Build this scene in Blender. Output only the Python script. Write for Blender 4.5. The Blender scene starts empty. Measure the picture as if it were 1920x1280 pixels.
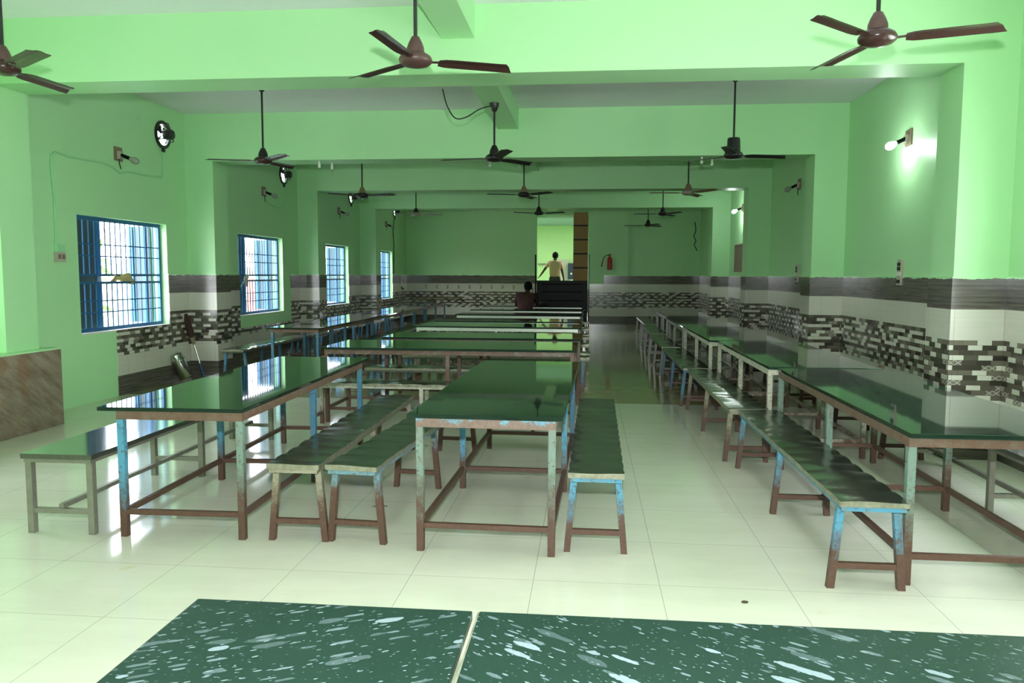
import bpy, bmesh, math, random
from mathutils import Vector, Matrix
random.seed(7)
PI=math.pi; R_=math.radians
sc=bpy.context.scene
C=sc.collection

# ------------------------------------------------------------------ materials
def new_mat(name):
    m=bpy.data.materials.new(name); m.use_nodes=True
    nt=m.node_tree; b=nt.nodes['Principled BSDF']
    return m,nt,b
class G:
    """tiny node-graph helper"""
    def __init__(s,nt): s.nt=nt
    def n(s,t,**kw):
        x=s.nt.nodes.new(t)
        for k,v in kw.items(): setattr(x,k,v)
        return x
    def put(s,sock,v):
        if isinstance(v,bpy.types.NodeSocket): s.nt.links.new(v,sock)
        elif isinstance(v,(tuple,list)) and len(v)==3 and sock.type=='RGBA': sock.default_value=(*v,1)
        else: sock.default_value=v
    def m(s,op,a,b=0.0,c=None):
        x=s.n('ShaderNodeMath',operation=op); s.put(x.inputs[0],a); s.put(x.inputs[1],b)
        if c is not None: s.put(x.inputs[2],c)
        return x.outputs[0]
    def mix(s,f,a,b):
        x=s.n('ShaderNodeMix',data_type='RGBA'); s.put(x.inputs[0],f); s.put(x.inputs[6],a); s.put(x.inputs[7],b); return x.outputs[2]
    def pos(s):
        g=s.n('ShaderNodeNewGeometry'); x=s.n('ShaderNodeSeparateXYZ'); s.nt.links.new(g.outputs['Position'],x.inputs[0]); return x.outputs[0],x.outputs[1],x.outputs[2]
    def vec(s,x,y,z=0.0):
        v=s.n('ShaderNodeCombineXYZ'); s.put(v.inputs[0],x); s.put(v.inputs[1],y); s.put(v.inputs[2],z); return v.outputs[0]
    def noise(s,vec=None,scale=5,detail=3,rough=.5):
        x=s.n('ShaderNodeTexNoise')
        if vec is None: vec=s.n('ShaderNodeNewGeometry').outputs['Position']
        s.put(x.inputs['Vector'],vec); x.inputs['Scale'].default_value=scale; x.inputs['Detail'].default_value=detail; x.inputs['Roughness'].default_value=rough
        return x.outputs['Fac']
    def white(s,vec):
        x=s.n('ShaderNodeTexWhiteNoise',noise_dimensions='3D'); s.put(x.inputs['Vector'],vec); return x.outputs['Value']
    def step(s,v,lo,hi):
        x=s.n('ShaderNodeMapRange'); x.clamp=True; s.put(x.inputs[0],v); x.inputs[1].default_value=lo; x.inputs[2].default_value=hi; return x.outputs[0]
    def bump(s,b,h,strength=.3,dist=.01):
        x=s.n('ShaderNodeBump'); x.inputs['Strength'].default_value=strength; x.inputs['Distance'].default_value=dist; s.put(x.inputs['Height'],h); s.nt.links.new(x.outputs[0],b.inputs['Normal'])
def plain(name,col,rough=.5,metal=0.0,var=.12,scale=18,spec=.5):
    m,nt,b=new_mat(name); g=G(nt)
    f=g.noise(scale=scale,detail=4)
    dark=tuple(c*(1-var) for c in col); light=tuple(min(1,c*(1+var)) for c in col)
    g.put(b.inputs['Base Color'],g.mix(f,dark,light)); b.inputs['Roughness'].default_value=rough; b.inputs['Metallic'].default_value=metal
    b.inputs['Specular IOR Level'].default_value=spec
    return m
GREEN=(.465,.80,.435); GREEN2=(.425,.765,.385)
def wall_mat(name,c1,c2):
    m,nt,b=new_mat(name); g=G(nt)
    f=g.noise(scale=.9,detail=5)
    col=g.mix(f,c1,c2)
    st=g.step(g.noise(scale=2.3,detail=8,rough=.7),.66,.80)       # scuffs
    col=g.mix(g.m('MULTIPLY',st,.35),col,(.17,.25,.12))
    g.put(b.inputs['Base Color'],col); b.inputs['Roughness'].default_value=.42; b.inputs['Specular IOR Level'].default_value=.35
    g.bump(b,g.noise(scale=60),.06,.004)
    return m
M={}
M['green']=wall_mat('green_wall_paint',GREEN,GREEN2)
M['ceil']=plain('ceiling_white',(.80,.80,.83),.7,var=.03,scale=2)
M['lime']=plain('lime_wall_paint',(.50,.70,.38),.5,var=.03,scale=2)

M['ceilblue']=plain('far_room_ceiling_paint',(.28,.42,.44),.7,var=.03,scale=2)
def dado_mat():
    m,nt,b=new_mat('dado_tiles'); g=G(nt)
    x,y,z=g.pos(); u=g.m('ADD',x,y)
    # mosaic
    rr=g.m('DIVIDE',g.m('SUBTRACT',z,.48),.04); row=g.m('FLOOR',rr)
    odd=g.m('MODULO',g.m('ADD',row,101),2.0)
    r4=g.m('MODULO',g.m('ADD',row,100),4.0)
    cu=g.m('ADD',g.m('DIVIDE',u,.11),g.m('MULTIPLY',r4,.37)); col=g.m('FLOOR',cu)
    rnd=g.white(g.vec(col,row,3.3)); rn2=g.white(g.vec(col,row,9.7))
    par=g.m('MODULO',g.m('ADD',col,1000),2.0)
    p=g.m('ADD',.07,g.m('MULTIPLY',odd,g.m('ADD',.10,g.m('MULTIPLY',par,.78))))
    isw=g.m('LESS_THAN',rnd,p)
    shade=g.mix(rn2,(.042,.036,.028),(.19,.17,.13))
    # decorated bricks: small crosses
    fu=g.m('FRACT',cu); fv=g.m('FRACT',rr)
    dg=g.m('ABSOLUTE',g.m('SUBTRACT',g.m('ABSOLUTE',g.m('SUBTRACT',g.m('FRACT',g.m('MULTIPLY',fu,2.0)),.5)),g.m('ABSOLUTE',g.m('SUBTRACT',fv,.5))))
    cross=g.m('MULTIPLY',g.m('LESS_THAN',dg,.10),g.m('GREATER_THAN',g.m('ADD',rn2,g.m('MULTIPLY',g.m('SUBTRACT',odd,par),.22)),.86))
    shade=g.mix(cross,shade,(.45,.43,.36))
    mos=g.mix(isw,shade,(.62,.61,.52))
    gr=g.m('MAXIMUM',g.m('LESS_THAN',fu,.03),g.m('LESS_THAN',fv,.06))
    mos=g.mix(g.m('MULTIPLY',gr,.6),mos,(.06,.055,.045))
    # wood strip and cream
    wn=g.noise(g.vec(g.m('MULTIPLY',u,2.2),g.m('MULTIPLY',z,55.0)),1.0,6,.65)
    wood=g.mix(g.step(wn,.32,.70),(.045,.040,.034),(.175,.158,.130))
    cn=g.noise(g.vec(g.m('MULTIPLY',u,1.0),g.m('MULTIPLY',z,25.0)),1.5,4)
    cream=g.mix(cn,(.56,.55,.47),(.66,.65,.56))
    isd=g.m('MAXIMUM',g.m('LESS_THAN',z,.24),g.m('GREATER_THAN',z,1.205))
    ism=g.m('MULTIPLY',g.m('GREATER_THAN',z,.48),g.m('LESS_THAN',z,.96))
    c=g.mix(isd,cream,wood); c=g.mix(ism,c,mos)
    # tile joints
    ju=g.m('LESS_THAN',g.m('FRACT',g.m('DIVIDE',u,.375)),.008)
    c=g.mix(g.m('MULTIPLY',ju,.6),c,(.10,.09,.07))
    # ragged paint line along the top
    top=g.m('GREATER_THAN',g.m('ADD',z,g.m('MULTIPLY',g.m('SUBTRACT',g.noise(g.vec(u,0.0),5,4,.7),.5),.07)),1.447)
    c=g.mix(top,c,GREEN)
    g.put(b.inputs['Base Color'],c); b.inputs['Roughness'].default_value=.16; b.inputs['Specular IOR Level'].default_value=.5
    return m
M['dado']=dado_mat()

def floor_mat(name,base,c2,vein,rough):
    m,nt,b=new_mat(name); g=G(nt)
    x,y,z=g.pos()
    n=g.noise(g.vec(g.m('MULTIPLY',x,1.0),g.m('MULTIPLY',y,3.0)),1.6,6,.6)
    col=g.mix(g.step(n,.35,.7),base,c2)
    n2=g.noise(g.vec(g.m('MULTIPLY',x,2.0),g.m('MULTIPLY',y,9.0)),2.5,6,.75)
    col=g.mix(g.m('MULTIPLY',g.step(n2,.60,.72),.35),col,vein)
    st=g.step(g.noise(scale=5.5,detail=2),.735,.76)
    col=g.mix(g.m('MULTIPLY',st,.35),col,(.62,.47,.16))
    fx=g.m('FRACT',g.m('DIVIDE',g.m('ADD',x,200.0+2.0503-.6*340),.6)); fy=g.m('FRACT',g.m('DIVIDE',g.m('ADD',y,200.0-3.0362-.6*320),.6))
    fx=g.m('FRACT',g.m('DIVIDE',g.m('ADD',x,2.0503+120.0),.6)); fy=g.m('FRACT',g.m('DIVIDE',g.m('ADD',y,120.0-3.0362),.6))
    j=g.m('MAXIMUM',g.m('LESS_THAN',fx,.006),g.m('LESS_THAN',fy,.006))
    col=g.mix(g.m('MULTIPLY',j,.55),col,tuple(v*.25 for v in base))
    g.put(b.inputs['Base Color'],col); b.inputs['Specular IOR Level'].default_value=.5
    g.put(b.inputs['Roughness'],g.m('ADD',rough,g.m('MULTIPLY',n,.08)))
    return m
M['floor']=floor_mat('cream_floor_tiles',(.68,.685,.545),(.62,.63,.495),(.50,.50,.38),.05)
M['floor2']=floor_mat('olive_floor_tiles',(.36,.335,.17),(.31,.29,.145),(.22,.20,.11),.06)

def granite(name,base,c2,rough,fleck=0.0,ang=28):
    m,nt,b=new_mat(name); g=G(nt)
    x,y,z=g.pos()
    n=g.noise(scale=3.5,detail=5,rough=.6)
    col=g.mix(n,base,c2)
    if fleck:
        ca,sa=math.cos(R_(ang)),math.sin(R_(ang))
        xr=g.m('ADD',g.m('MULTIPLY',x,ca),g.m('MULTIPLY',y,sa)); yr=g.m('SUBTRACT',g.m('MULTIPLY',y,ca),g.m('MULTIPLY',x,sa))
        w=g.noise(scale=9,detail=2)
        for sx,sy,lim,seed in ((9,34,.40,0.0),(17,62,.36,5.3),(34,110,.30,7.7),(75,150,.26,9.1)):
            v=g.n('ShaderNodeTexVoronoi'); g.put(v.inputs['Vector'],g.vec(g.m('ADD',g.m('MULTIPLY',xr,sx),g.m('MULTIPLY',w,1.3)),g.m('MULTIPLY',yr,sy),seed)); v.inputs['Scale'].default_value=1
            sp=g.n('ShaderNodeSeparateColor'); nt.links.new(v.outputs['Color'],sp.inputs[0])
            lim_=g.m('MULTIPLY',sp.outputs[0],lim)
            f=g.m('MULTIPLY',g.m('LESS_THAN',v.outputs['Distance'],g.m('ADD',lim_,g.m('MULTIPLY',g.m('SUBTRACT',g.noise(scale=90,detail=2),.5),.18))),g.m('GREATER_THAN',sp.outputs[1],.30))
            col=g.mix(g.m('MULTIPLY',f,g.m('ADD',.15*fleck,g.m('MULTIPLY',sp.outputs[2],.65*fleck))),col,(.20,.265,.275))
    g.put(b.inputs['Base Color'],col); b.inputs['Roughness'].default_value=rough; b.inputs['Specular IOR Level'].default_value=.14 if fleck else .55
    return m
M['granite']=granite('polished_green_granite',(.008,.020,.013),(.014,.032,.020),.035)
M['fleck']=granite('flecked_green_granite',(.007,.021,.014),(.012,.031,.022),.33,1.0)
M['fleck2']=granite('flecked_green_granite_cross_grain',(.007,.021,.014),(.012,.031,.022),.33,1.0,-32)

def paint(name,paintc,lo,hi,rust=(.090,.047,.030),amt=.55,metal=0.0,rough=.5):
    """paint above a ragged height, bare rust below"""
    m,nt,b=new_mat(name); g=G(nt)
    x,y,z=g.pos()
    n=g.noise(scale=16,detail=8,rough=.72)
    f=g.step(g.m('ADD',z,g.m('MULTIPLY',g.m('SUBTRACT',n,.5),amt)),lo,hi)
    n2=g.noise(scale=45,detail=5,rough=.7)
    rc=g.mix(n2,tuple(c*.45 for c in rust),tuple(c*1.7 for c in rust))
    pc=g.mix(g.noise(scale=6,detail=3),tuple(c*.75 for c in paintc),tuple(min(1,c*1.2) for c in paintc))
    pits=g.step(n2,.555,.62)
    pc=g.mix(g.m('MULTIPLY',pits,.75),pc,rust)
    grey=g.step(g.noise(scale=9,detail=6,rough=.7),.50,.62)
    pc=g.mix(g.m('MULTIPLY',grey,.45),pc,(.20,.21,.17))
    g.put(b.inputs['Base Color'],g.mix(f,rc,pc)); b.inputs['Roughness'].default_value=rough
    if metal: g.put(b.inputs['Metallic'],g.m('MULTIPLY',f,metal))
    g.bump(b,n2,.25,.003)
    return m
M['blue']=paint('blue_paint_over_rust',(.085,.30,.43),.16,.34)
M['blue2']=paint('blue_paint_mostly_sound',(.050,.185,.30),.02,.20)
M['teal']=paint('teal_paint_over_rust',(.175,.265,.215),.18,.46,amt=.75)
M['bluerust']=paint('faded_blue_leg_paint',(.16,.31,.36),.26,.42,amt=.6)
M['rust']=paint('brown_rust',(.125,.072,.048),.3,.6,rust=(.095,.048,.031))
M['rimrust']=paint('rusty_rim',(.165,.115,.08),.60,.80,rust=(.115,.058,.035),amt=.6)
M['rimblue']=paint('rusty_rim_blue_flakes',(.12,.36,.50),.715,.735,rust=(.19,.13,.10),amt=.28)
M['cream']=paint('cream_paint_over_rust',(.50,.50,.39),.10,.30,amt=.5)
M['olive']=paint('olive_paint_over_rust',(.30,.29,.20),.16,.36,amt=.5)
M['steel']=plain('bare_steel',(.17,.18,.15),.32,.85,.25,30)
M['steeldull']=plain('dull_steel_tube',(.30,.295,.24),.42,.6,.25,25)
M['silver']=plain('silver_rim',(.62,.66,.58),.35,.5,.15,30)
def seat_mat():
    m,nt,b=new_mat('sheet_metal_seat'); g=G(nt)
    n=g.noise(scale=3,detail=4)
    sc_=g.step(g.noise(scale=22,detail=6,rough=.7),.60,.72)
    col=g.mix(n,(.16,.19,.15),(.23,.26,.21)); col=g.mix(g.m('MULTIPLY',sc_,.4),col,(.42,.44,.36))
    g.put(b.inputs['Base Color'],col); b.inputs['Metallic'].default_value=.9
    g.put(b.inputs['Roughness'],g.m('ADD',.14,g.m('MULTIPLY',n,.14)))
    return m
M['seat']=seat_mat()
M['seatedge']=plain('worn_bright_seat_edge',(.40,.385,.30),.35,.7,.55,35)
M['seatsteel']=plain('polished_steel_seat',(.52,.58,.54),.10,.95,.08,4)
M['fanbrown']=plain('dark_brown_enamel',(.050,.022,.018),.25,0,.2,20)
M['fanhub']=plain('dusty_brown_enamel',(.085,.043,.036),.4,0,.3,20)
M['fanblack']=plain('black_enamel',(.014,.013,.012),.35,0,.2,20)
M['fantan']=plain('tan_enamel',(.26,.18,.09),.45,0,.2,20)
M['fanpale']=plain('pale_dusty_enamel',(.34,.33,.26),.45,0,.2,20)
M['black']=plain('black_metal',(.003,.004,.0035),.35,0,.2,20,.15)
M['winblue']=plain('window_blue_paint',(.018,.115,.27),.4,0,.2,12)
M['shutter']=plain('blue_grey_shutter',(.040,.065,.075),.5,0,.12,9)
M['white']=plain('white_plastic',(.75,.75,.70),.4,0,.06,20)
M['wood']=plain('brown_mount_board',(.22,.16,.11),.6,0,.3,30)
M['ivory']=plain('ivory_switch_plate',(.46,.43,.34),.4,0,.15,25)
M['red']=plain('red_enamel',(.42,.018,.015),.3,0,.15,20)
M['plasticred']=plain('red_outdoor_paint',(.75,.08,.07),.5,0,.1,20)
M['brass']=plain('dull_brass',(.30,.24,.12),.35,.8,.2,25)
M['wire']=plain('black_cable',(.012,.012,.012),.6,0,.1,20)
M['conduit']=plain('green_painted_conduit',(.34,.72,.37),.4,0,.08,20)
M['glass']=plain('frosted_bulb',(.30,.37,.28),.15,0,.05,20)
M['bristle']=plain('brown_bristles',(.045,.020,.012),.9,0,.4,80)
M['handleblue']=plain('blue_plastic_grip',(.02,.06,.17),.4,0,.1,20)
M['chrome']=plain('chrome',(.55,.56,.52),.12,1,.08,8)
M['cloth']=plain('yellow_cloth',(.55,.46,.20),.9,0,.25,25)
M['clothw']=plain('white_cloth',(.62,.62,.56),.9,0,.25,25)
M['skin']=plain('brown_skin',(.050,.026,.017),.6,0,.1,20,.25)
M['hair']=plain('black_hair',(.005,.004,.004),.7,0,.2,90,.1)
M['shirt']=plain('tan_shirt',(.40,.235,.175),.8,0,.1,25)
M['trouser']=plain('dark_trousers',(.012,.012,.015),.8,0,.2,25)
M['maroon']=plain('maroon_shirt',(.055,.020,.022),.8,0,.3,40)
M['bag']=plain('black_bag_cloth',(.008,.008,.008),.7,0,.2,30)
M['leaf']=plain('dark_leaf',(.015,.05,.015),.5,0,.2,30)
M['crumb']=plain('dark_crumb',(.05,.045,.02),.7,0,.2,30)
M['ground']=plain('outdoor_concrete',(.62,.60,.54),.8,0,.1,2)
M['outwall']=plain('outdoor_cream_wall',(.72,.70,.60),.8,0,.1,2)
M['foliage']=plain('outdoor_foliage',(.16,.34,.08),.7,0,.4,12)
M['bluebox']=plain('dark_blue_enamel',(.015,.03,.07),.4,0,.1,20)
M['palegrey']=plain('pale_grey_paint',(.52,.50,.46),.5,0,.05,5)
def marble():
    m,nt,b=new_mat('brown_marble_tiles'); g=G(nt)
    x,y,z=g.pos()
    t=g.m('ADD',g.m('MULTIPLY',y,1.0),g.m('MULTIPLY',z,1.3))
    n=g.noise(g.vec(g.m('MULTIPLY',t,9.0),g.m('MULTIPLY',g.m('SUBTRACT',y,z),2.0)),1.0,7,.65)
    col=g.mix(g.step(n,.3,.72),(.13,.085,.055),(.36,.30,.23))
    bl=g.step(g.noise(scale=4,detail=2),.58,.68); col=g.mix(g.m('MULTIPLY',bl,.5),col,(.22,.105,.045))
    j=g.m('LESS_THAN',g.m('FRACT',g.m('DIVIDE',g.m('ADD',z,.0),.25)),.010)
    col=g.mix(g.m('MULTIPLY',j,.6),col,(.06,.045,.035))
    g.put(b.inputs['Base Color'],col); b.inputs['Roughness'].default_value=.3
    return m
M['marble']=marble()
def leafdoor():
    m,nt,b=new_mat('brown_door_boards'); g=G(nt)
    x,y,z=g.pos()
    n=g.noise(g.vec(g.m('MULTIPLY',x,30.0),g.m('MULTIPLY',z,2.0)),1.0,5,.6)
    g.put(b.inputs['Base Color'],g.mix(n,(.24,.125,.035),(.40,.22,.070))); b.inputs['Roughness'].default_value=.5
    return m
M['doorwood']=leafdoor()
def emit(name,col,s):
    m,nt,b=new_mat(name); b.inputs['Base Color'].default_value=(*col,1)
    b.inputs['Emission Color'].default_value=(*col,1); b.inputs['Emission Strength'].default_value=s
    return m
M['bulb']=emit('lit_led_bulb',(.95,1,1),40)

# ------------------------------------------------------------------ mesh builder
class MB:
    def __init__(s): s.v=[]; s.f=[]
    def add(s,vs,fs):
        o=len(s.v); s.v+= [tuple(p) for p in vs]; s.f+=[tuple(i+o for i in f) for f in fs]; return s
    def box(s,a,b):
        x0,y0,z0=a; x1,y1,z1=b
        return s.add([(x0,y0,z0),(x1,y0,z0),(x1,y1,z0),(x0,y1,z0),(x0,y0,z1),(x1,y0,z1),(x1,y1,z1),(x0,y1,z1)],
            [(0,3,2,1),(4,5,6,7),(0,1,5,4),(1,2,6,5),(2,3,7,6),(3,0,4,7)])
    def bar(s,p,q,w,d=None,up=(0,0,1)):
        """rectangular bar from p to q, w across, d the other way"""
        d=d or w; p=Vector(p); q=Vector(q); t=(q-p).normalized(); u=Vector(up)
        if abs(t.dot(u))>.95: u=Vector((0,1,0))
        a=t.cross(u).normalized(); c=a.cross(t).normalized()
        vs=[]
        for e in (p,q):
            for i,j in ((-1,-1),(1,-1),(1,1),(-1,1)): vs.append(e+a*(i*w/2)+c*(j*d/2))
        return s.add(vs,[(0,3,2,1),(4,5,6,7),(0,1,5,4),(1,2,6,5),(2,3,7,6),(3,0,4,7)])
    def cable(s,pts,r,n=6,k=6):
        P=[Vector(p) for p in pts]; P=[2*P[0]-P[1]]+P+[2*P[-1]-P[-2]]; o=[]
        for i in range(1,len(P)-2):
            a,b,c,d=P[i-1:i+3]
            for j in range(k):
                t=j/k; o.append(.5*((2*b)+(c-a)*t+(2*a-5*b+4*c-d)*t*t+(3*b-a-3*c+d)*t**3))
        return s.tube(o+[P[-2]],r,n)
    def tube(s,pts,r,n=10,cap=True):
        pts=[Vector(p) for p in pts]; rs=r if isinstance(r,(list,tuple)) else [r]*len(pts)
        prev=None; rings=[]
        for i,p in enumerate(pts):
            t=(pts[min(i+1,len(pts)-1)]-pts[max(i-1,0)]).normalized()
            if prev is None:
                a=t.orthogonal().normalized()
            else:
                a=(prev-t*prev.dot(t)); a=a.normalized() if a.length>1e-6 else t.orthogonal().normalized()
            prev=a; b=t.cross(a)
            rings.append([p+(a*math.cos(2*PI*k/n)+b*math.sin(2*PI*k/n))*rs[i] for k in range(n)])
        vs=[v for rg in rings for v in rg]; fs=[]
        for i in range(len(rings)-1):
            for k in range(n): fs.append((i*n+k,i*n+(k+1)%n,(i+1)*n+(k+1)%n,(i+1)*n+k))
        if cap: fs.append(tuple(range(n-1,-1,-1))); fs.append(tuple((len(rings)-1)*n+k for k in range(n)))
        return s.add(vs,fs)
    def lathe(s,prof,n=24,center=(0,0,0),axis='z'):
        cx,cy,cz=center; vs=[];fs=[]
        for r,h in prof:
            for k in range(n):
                c,q=r*math.cos(2*PI*k/n),r*math.sin(2*PI*k/n)
                vs.append((cx+c,cy+q,cz+h) if axis=='z' else ((cx+h,cy+c,cz+q) if axis=='x' else (cx+q,cy+h,cz+c)))
        for i in range(len(prof)-1):
            for k in range(n): fs.append((i*n+k,i*n+(k+1)%n,(i+1)*n+(k+1)%n,(i+1)*n+k))
        fs.append(tuple(range(n-1,-1,-1))); fs.append(tuple((len(prof)-1)*n+k for k in range(n)))
        return s.add(vs,fs)
    def ball(s,c,r,n=14,m=9,sq=(1,1,1)):
        prof=[]
        vs=[];fs=[]
        for i in range(m+1):
            th=PI*i/m
            for k in range(n):
                ph=2*PI*k/n
                vs.append((c[0]+r*sq[0]*math.sin(th)*math.cos(ph),c[1]+r*sq[1]*math.sin(th)*math.sin(ph),c[2]+r*sq[2]*math.cos(th)))
        for i in range(m):
            for k in range(n): fs.append((i*n+k,(i+1)*n+k,(i+1)*n+(k+1)%n,i*n+(k+1)%n))
        return s.add(vs,fs)
    def build(s,name,mat,parent=None,smooth=False,bevel=0,loc=None):
        me=bpy.data.meshes.new(name); me.from_pydata(s.v,[],s.f); me.validate()
        bm=bmesh.new(); bm.from_mesh(me); bmesh.ops.remove_doubles(bm,verts=bm.verts,dist=1e-5)
        if bevel: bmesh.ops.bevel(bm,geom=[e for e in bm.edges],offset=bevel,segments=2,profile=.7,affect='EDGES')
        bmesh.ops.recalc_face_normals(bm,faces=bm.faces)
        bm.to_mesh(me); bm.free()
        if smooth:
            for p in me.polygons: p.use_smooth=True
            try: me.set_sharp_from_angle(angle=R_(40))
            except Exception: pass
        me.materials.append(mat if not isinstance(mat,str) else M[mat])
        o=bpy.data.objects.new(name,me); C.objects.link(o)
        if parent is not None: o.parent=parent
        if loc: o.location=loc
        return o
def thing(name,label,cat,loc=(0,0,0),rz=0,group=None):
    o=bpy.data.objects.new(name,None); C.objects.link(o); o.location=loc; o.rotation_euler=(0,0,rz); o.empty_display_size=.1
    o['label']=label; o['category']=cat
    if group: o['group']=group
    return o
def tag(o,label,cat,group=None):
    o['label']=label; o['category']=cat
    if group: o['group']=group
    return o
def struct(o): o['kind']='structure'; return o

# ------------------------------------------------------------------ the hall
XL,XR=-5.60,3.28; YB=23.70; YF=-2.6; ZC=3.66; TW=.23
PXL,PXR=-5.20,2.87
PILL=[(6.50,6.92),(10.50,10.92),(14.70,15.12),(18.80,19.22)]
BEAMZ=[3.11,3.02,3.055,3.06]
YS=8.93
struct(MB().box((XL-TW,YF,-.12),(XR+TW,YS,0)).build('floor','floor'))
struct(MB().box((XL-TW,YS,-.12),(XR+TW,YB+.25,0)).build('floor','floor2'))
struct(MB().box((XL-TW,YF,ZC),(XR+TW,YB+.25,ZC+.15)).build('ceiling','ceil'))
WZ0,WZ1=.79,2.115
WINS=[(8.13,9.96),(12.09,13.92),(16.05,17.86),(20.15,21.97)]
EXH=[9.93,14.02,18.10,22.25]; EZ=3.28; ER=.17
def holes_wall(mb,axis,c0,c1,a0,a1,z0,z1,holes):
    """slab at axis x (c0..c1), along a0..a1, z0..z1, with rectangular holes"""
    As=sorted({a0,a1,*[h[0] for h in holes],*[h[1] for h in holes]}); Zs=sorted({z0,z1,*[h[2] for h in holes],*[h[3] for h in holes]})
    As=[a for a in As if a0<=a<=a1]; Zs=[z for z in Zs if z0<=z<=z1]
    for i in range(len(As)-1):
        for j in range(len(Zs)-1):
            am=(As[i]+As[i+1])/2; zm=(Zs[j]+Zs[j+1])/2
            if any(h[0]<am<h[1] and h[2]<zm<h[3] for h in holes): continue
            if axis=='x': mb.box((c0,As[i],Zs[j]),(c1,As[i+1],Zs[j+1]))
            else: mb.box((As[i],c0,Zs[j]),(As[i+1],c1,Zs[j+1]))
    return mb
SQ=.22
mb=MB()
holes_wall(mb,'x',XL-TW,XL,YF,YB+.25,0,ZC,[(a,b,WZ0,WZ1) for a,b in WINS]+[(4.2,5.5,.95,WZ1)]+[(y-SQ,y+SQ+.42,EZ-SQ,EZ+SQ+.12) for y in EXH])  # single extra opening before the first window: unseen, added to daylight the near bay
for y in EXH:                                    # round holes for the exhaust fans
    n=32
    mb.box((XL-.012,y+SQ,EZ-SQ),(XL,y+SQ+.42,EZ+SQ+.12)).box((XL-.012,y-SQ,EZ+SQ),(XL,y+SQ,EZ+SQ+.12))
    for x in (XL,XL-.012):
        vs=[];fs=[]
        for k in range(n):
            a=2*PI*k/n; c,s=math.cos(a),math.sin(a); q=SQ/max(abs(c),abs(s))
            vs+=[(x,y+ER*c,EZ+ER*s),(x,y+q*c,EZ+q*s)]
        for k in range(n): fs.append((2*k,2*k+1,(2*k+3)%(2*n),(2*k+2)%(2*n)))
        mb.add(vs,fs)
    vs=[];fs=[]
    for k in range(n):
        a=2*PI*k/n; vs+=[(XL,y+ER*math.cos(a),EZ+ER*math.sin(a)),(XL-.012,y+ER*math.cos(a),EZ+ER*math.sin(a))]
    for k in range(n): fs.append((2*k,2*k+1,(2*k+3)%(2*n),(2*k+2)%(2*n)))
    mb.add(vs,fs)
struct(mb.build('wall_left','green'))
struct(holes_wall(MB(),'x',XR,XR+TW,YF,YB+.25,0,ZC,[(3.4,5.5,.95,2.3)]).build('wall_right','green'))  # opening is out of view, added so daylight reaches the near bay
DX0,DX1,DZ=-1.57,-.03,3.24
mb=holes_wall(MB(),'y',YB,YB+.25,XL-TW,XR+TW,0,ZC,[(DX0,DX1,0,DZ)])
mb.box((DX1,YB-.14,0),(1.16,YB,ZC))
struct(mb.build('wall_back','green'))
struct(holes_wall(MB(),'y',YF-.2,YF,XL-TW,XR+TW,0,ZC,[]).build('wall_front','green'))
for k,((y0,y1),z) in enumerate(zip(PILL,BEAMZ)):
    struct(MB().box((XL,y0,0),(PXL,y1,ZC)).build('pillar','green'))
    struct(MB().box((PXR,y0,0),(XR,y1,ZC)).build('pillar','green'))
    struct(MB().box((PXL,y0,z),(PXR,y1,ZC)).build('beam','green'))
struct(MB().box((-1.225,YF,3.39),(-.95,YB,ZC)).build('beam','green'))
# tiled dado
T=.012; DT=1.462
tn=[0]
def dado(mb):
    tn[0]+=1; return struct(mb.build('trim_%d'%tn[0],'dado'))
bays=[(8.77,PILL[1][0]),(PILL[1][1],PILL[2][0]),(PILL[2][1],PILL[3][0]),(PILL[3][1],YB)]
for (a,b),(w0,w1),k in zip(bays,WINS,range(4)):
    h=[(w0-.0,w1,WZ0-.0,WZ1)]
    if k==1: h=[(w0,w1+.36,WZ0-.20,WZ1)]
    dado(holes_wall(MB(),'x',XL,XL+T,a,b,0,DT,h))
for k,(y0,y1) in enumerate(PILL):
    if k: 
        dado(MB().box((XL,y0-T,0),(PXL+T,y0,DT)).box((PXL,y0,0),(PXL+T,y1,DT)).box((XL,y1,0),(PXL+T,y1+T,DT)))
    dado(MB().box((PXR-T,y0-T,0),(XR,y0,DT)).box((PXR-T,y0,0),(PXR,y1,DT)).box((PXR-T,y1,0),(XR,y1+T,DT)))
rb=[YF]+[v for p in PILL for v in p]+[YB]
for i in range(0,len(rb),2): dado(holes_wall(MB(),'x',XR-T,XR,rb[i],rb[i+1],0,DT,[] if i else [(3.4,5.5,.95,2.3)]))
dado(MB().box((XL,YB-T,0),(DX0,YB,DT)))
dado(MB().box((DX1,YB-.14-T,0),(.45,YB-.14,1.21)).box((.45,YB-.14-T,0),(1.16+T,YB-.14,DT)).box((1.16,YB-.14,0),(1.16+T,YB,DT)))
dado(MB().box((1.16,YB-T,0),(XR,YB,DT)))
# plinth in front of the first left pillar
o=MB().box((XL,3.2,0),(-5.09,7.07,.735)).build('trim_30','marble'); struct(o)
struct(MB().box((XL,3.2,.735),(-5.085,7.075,.75)).build('trim_31','green'))

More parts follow.
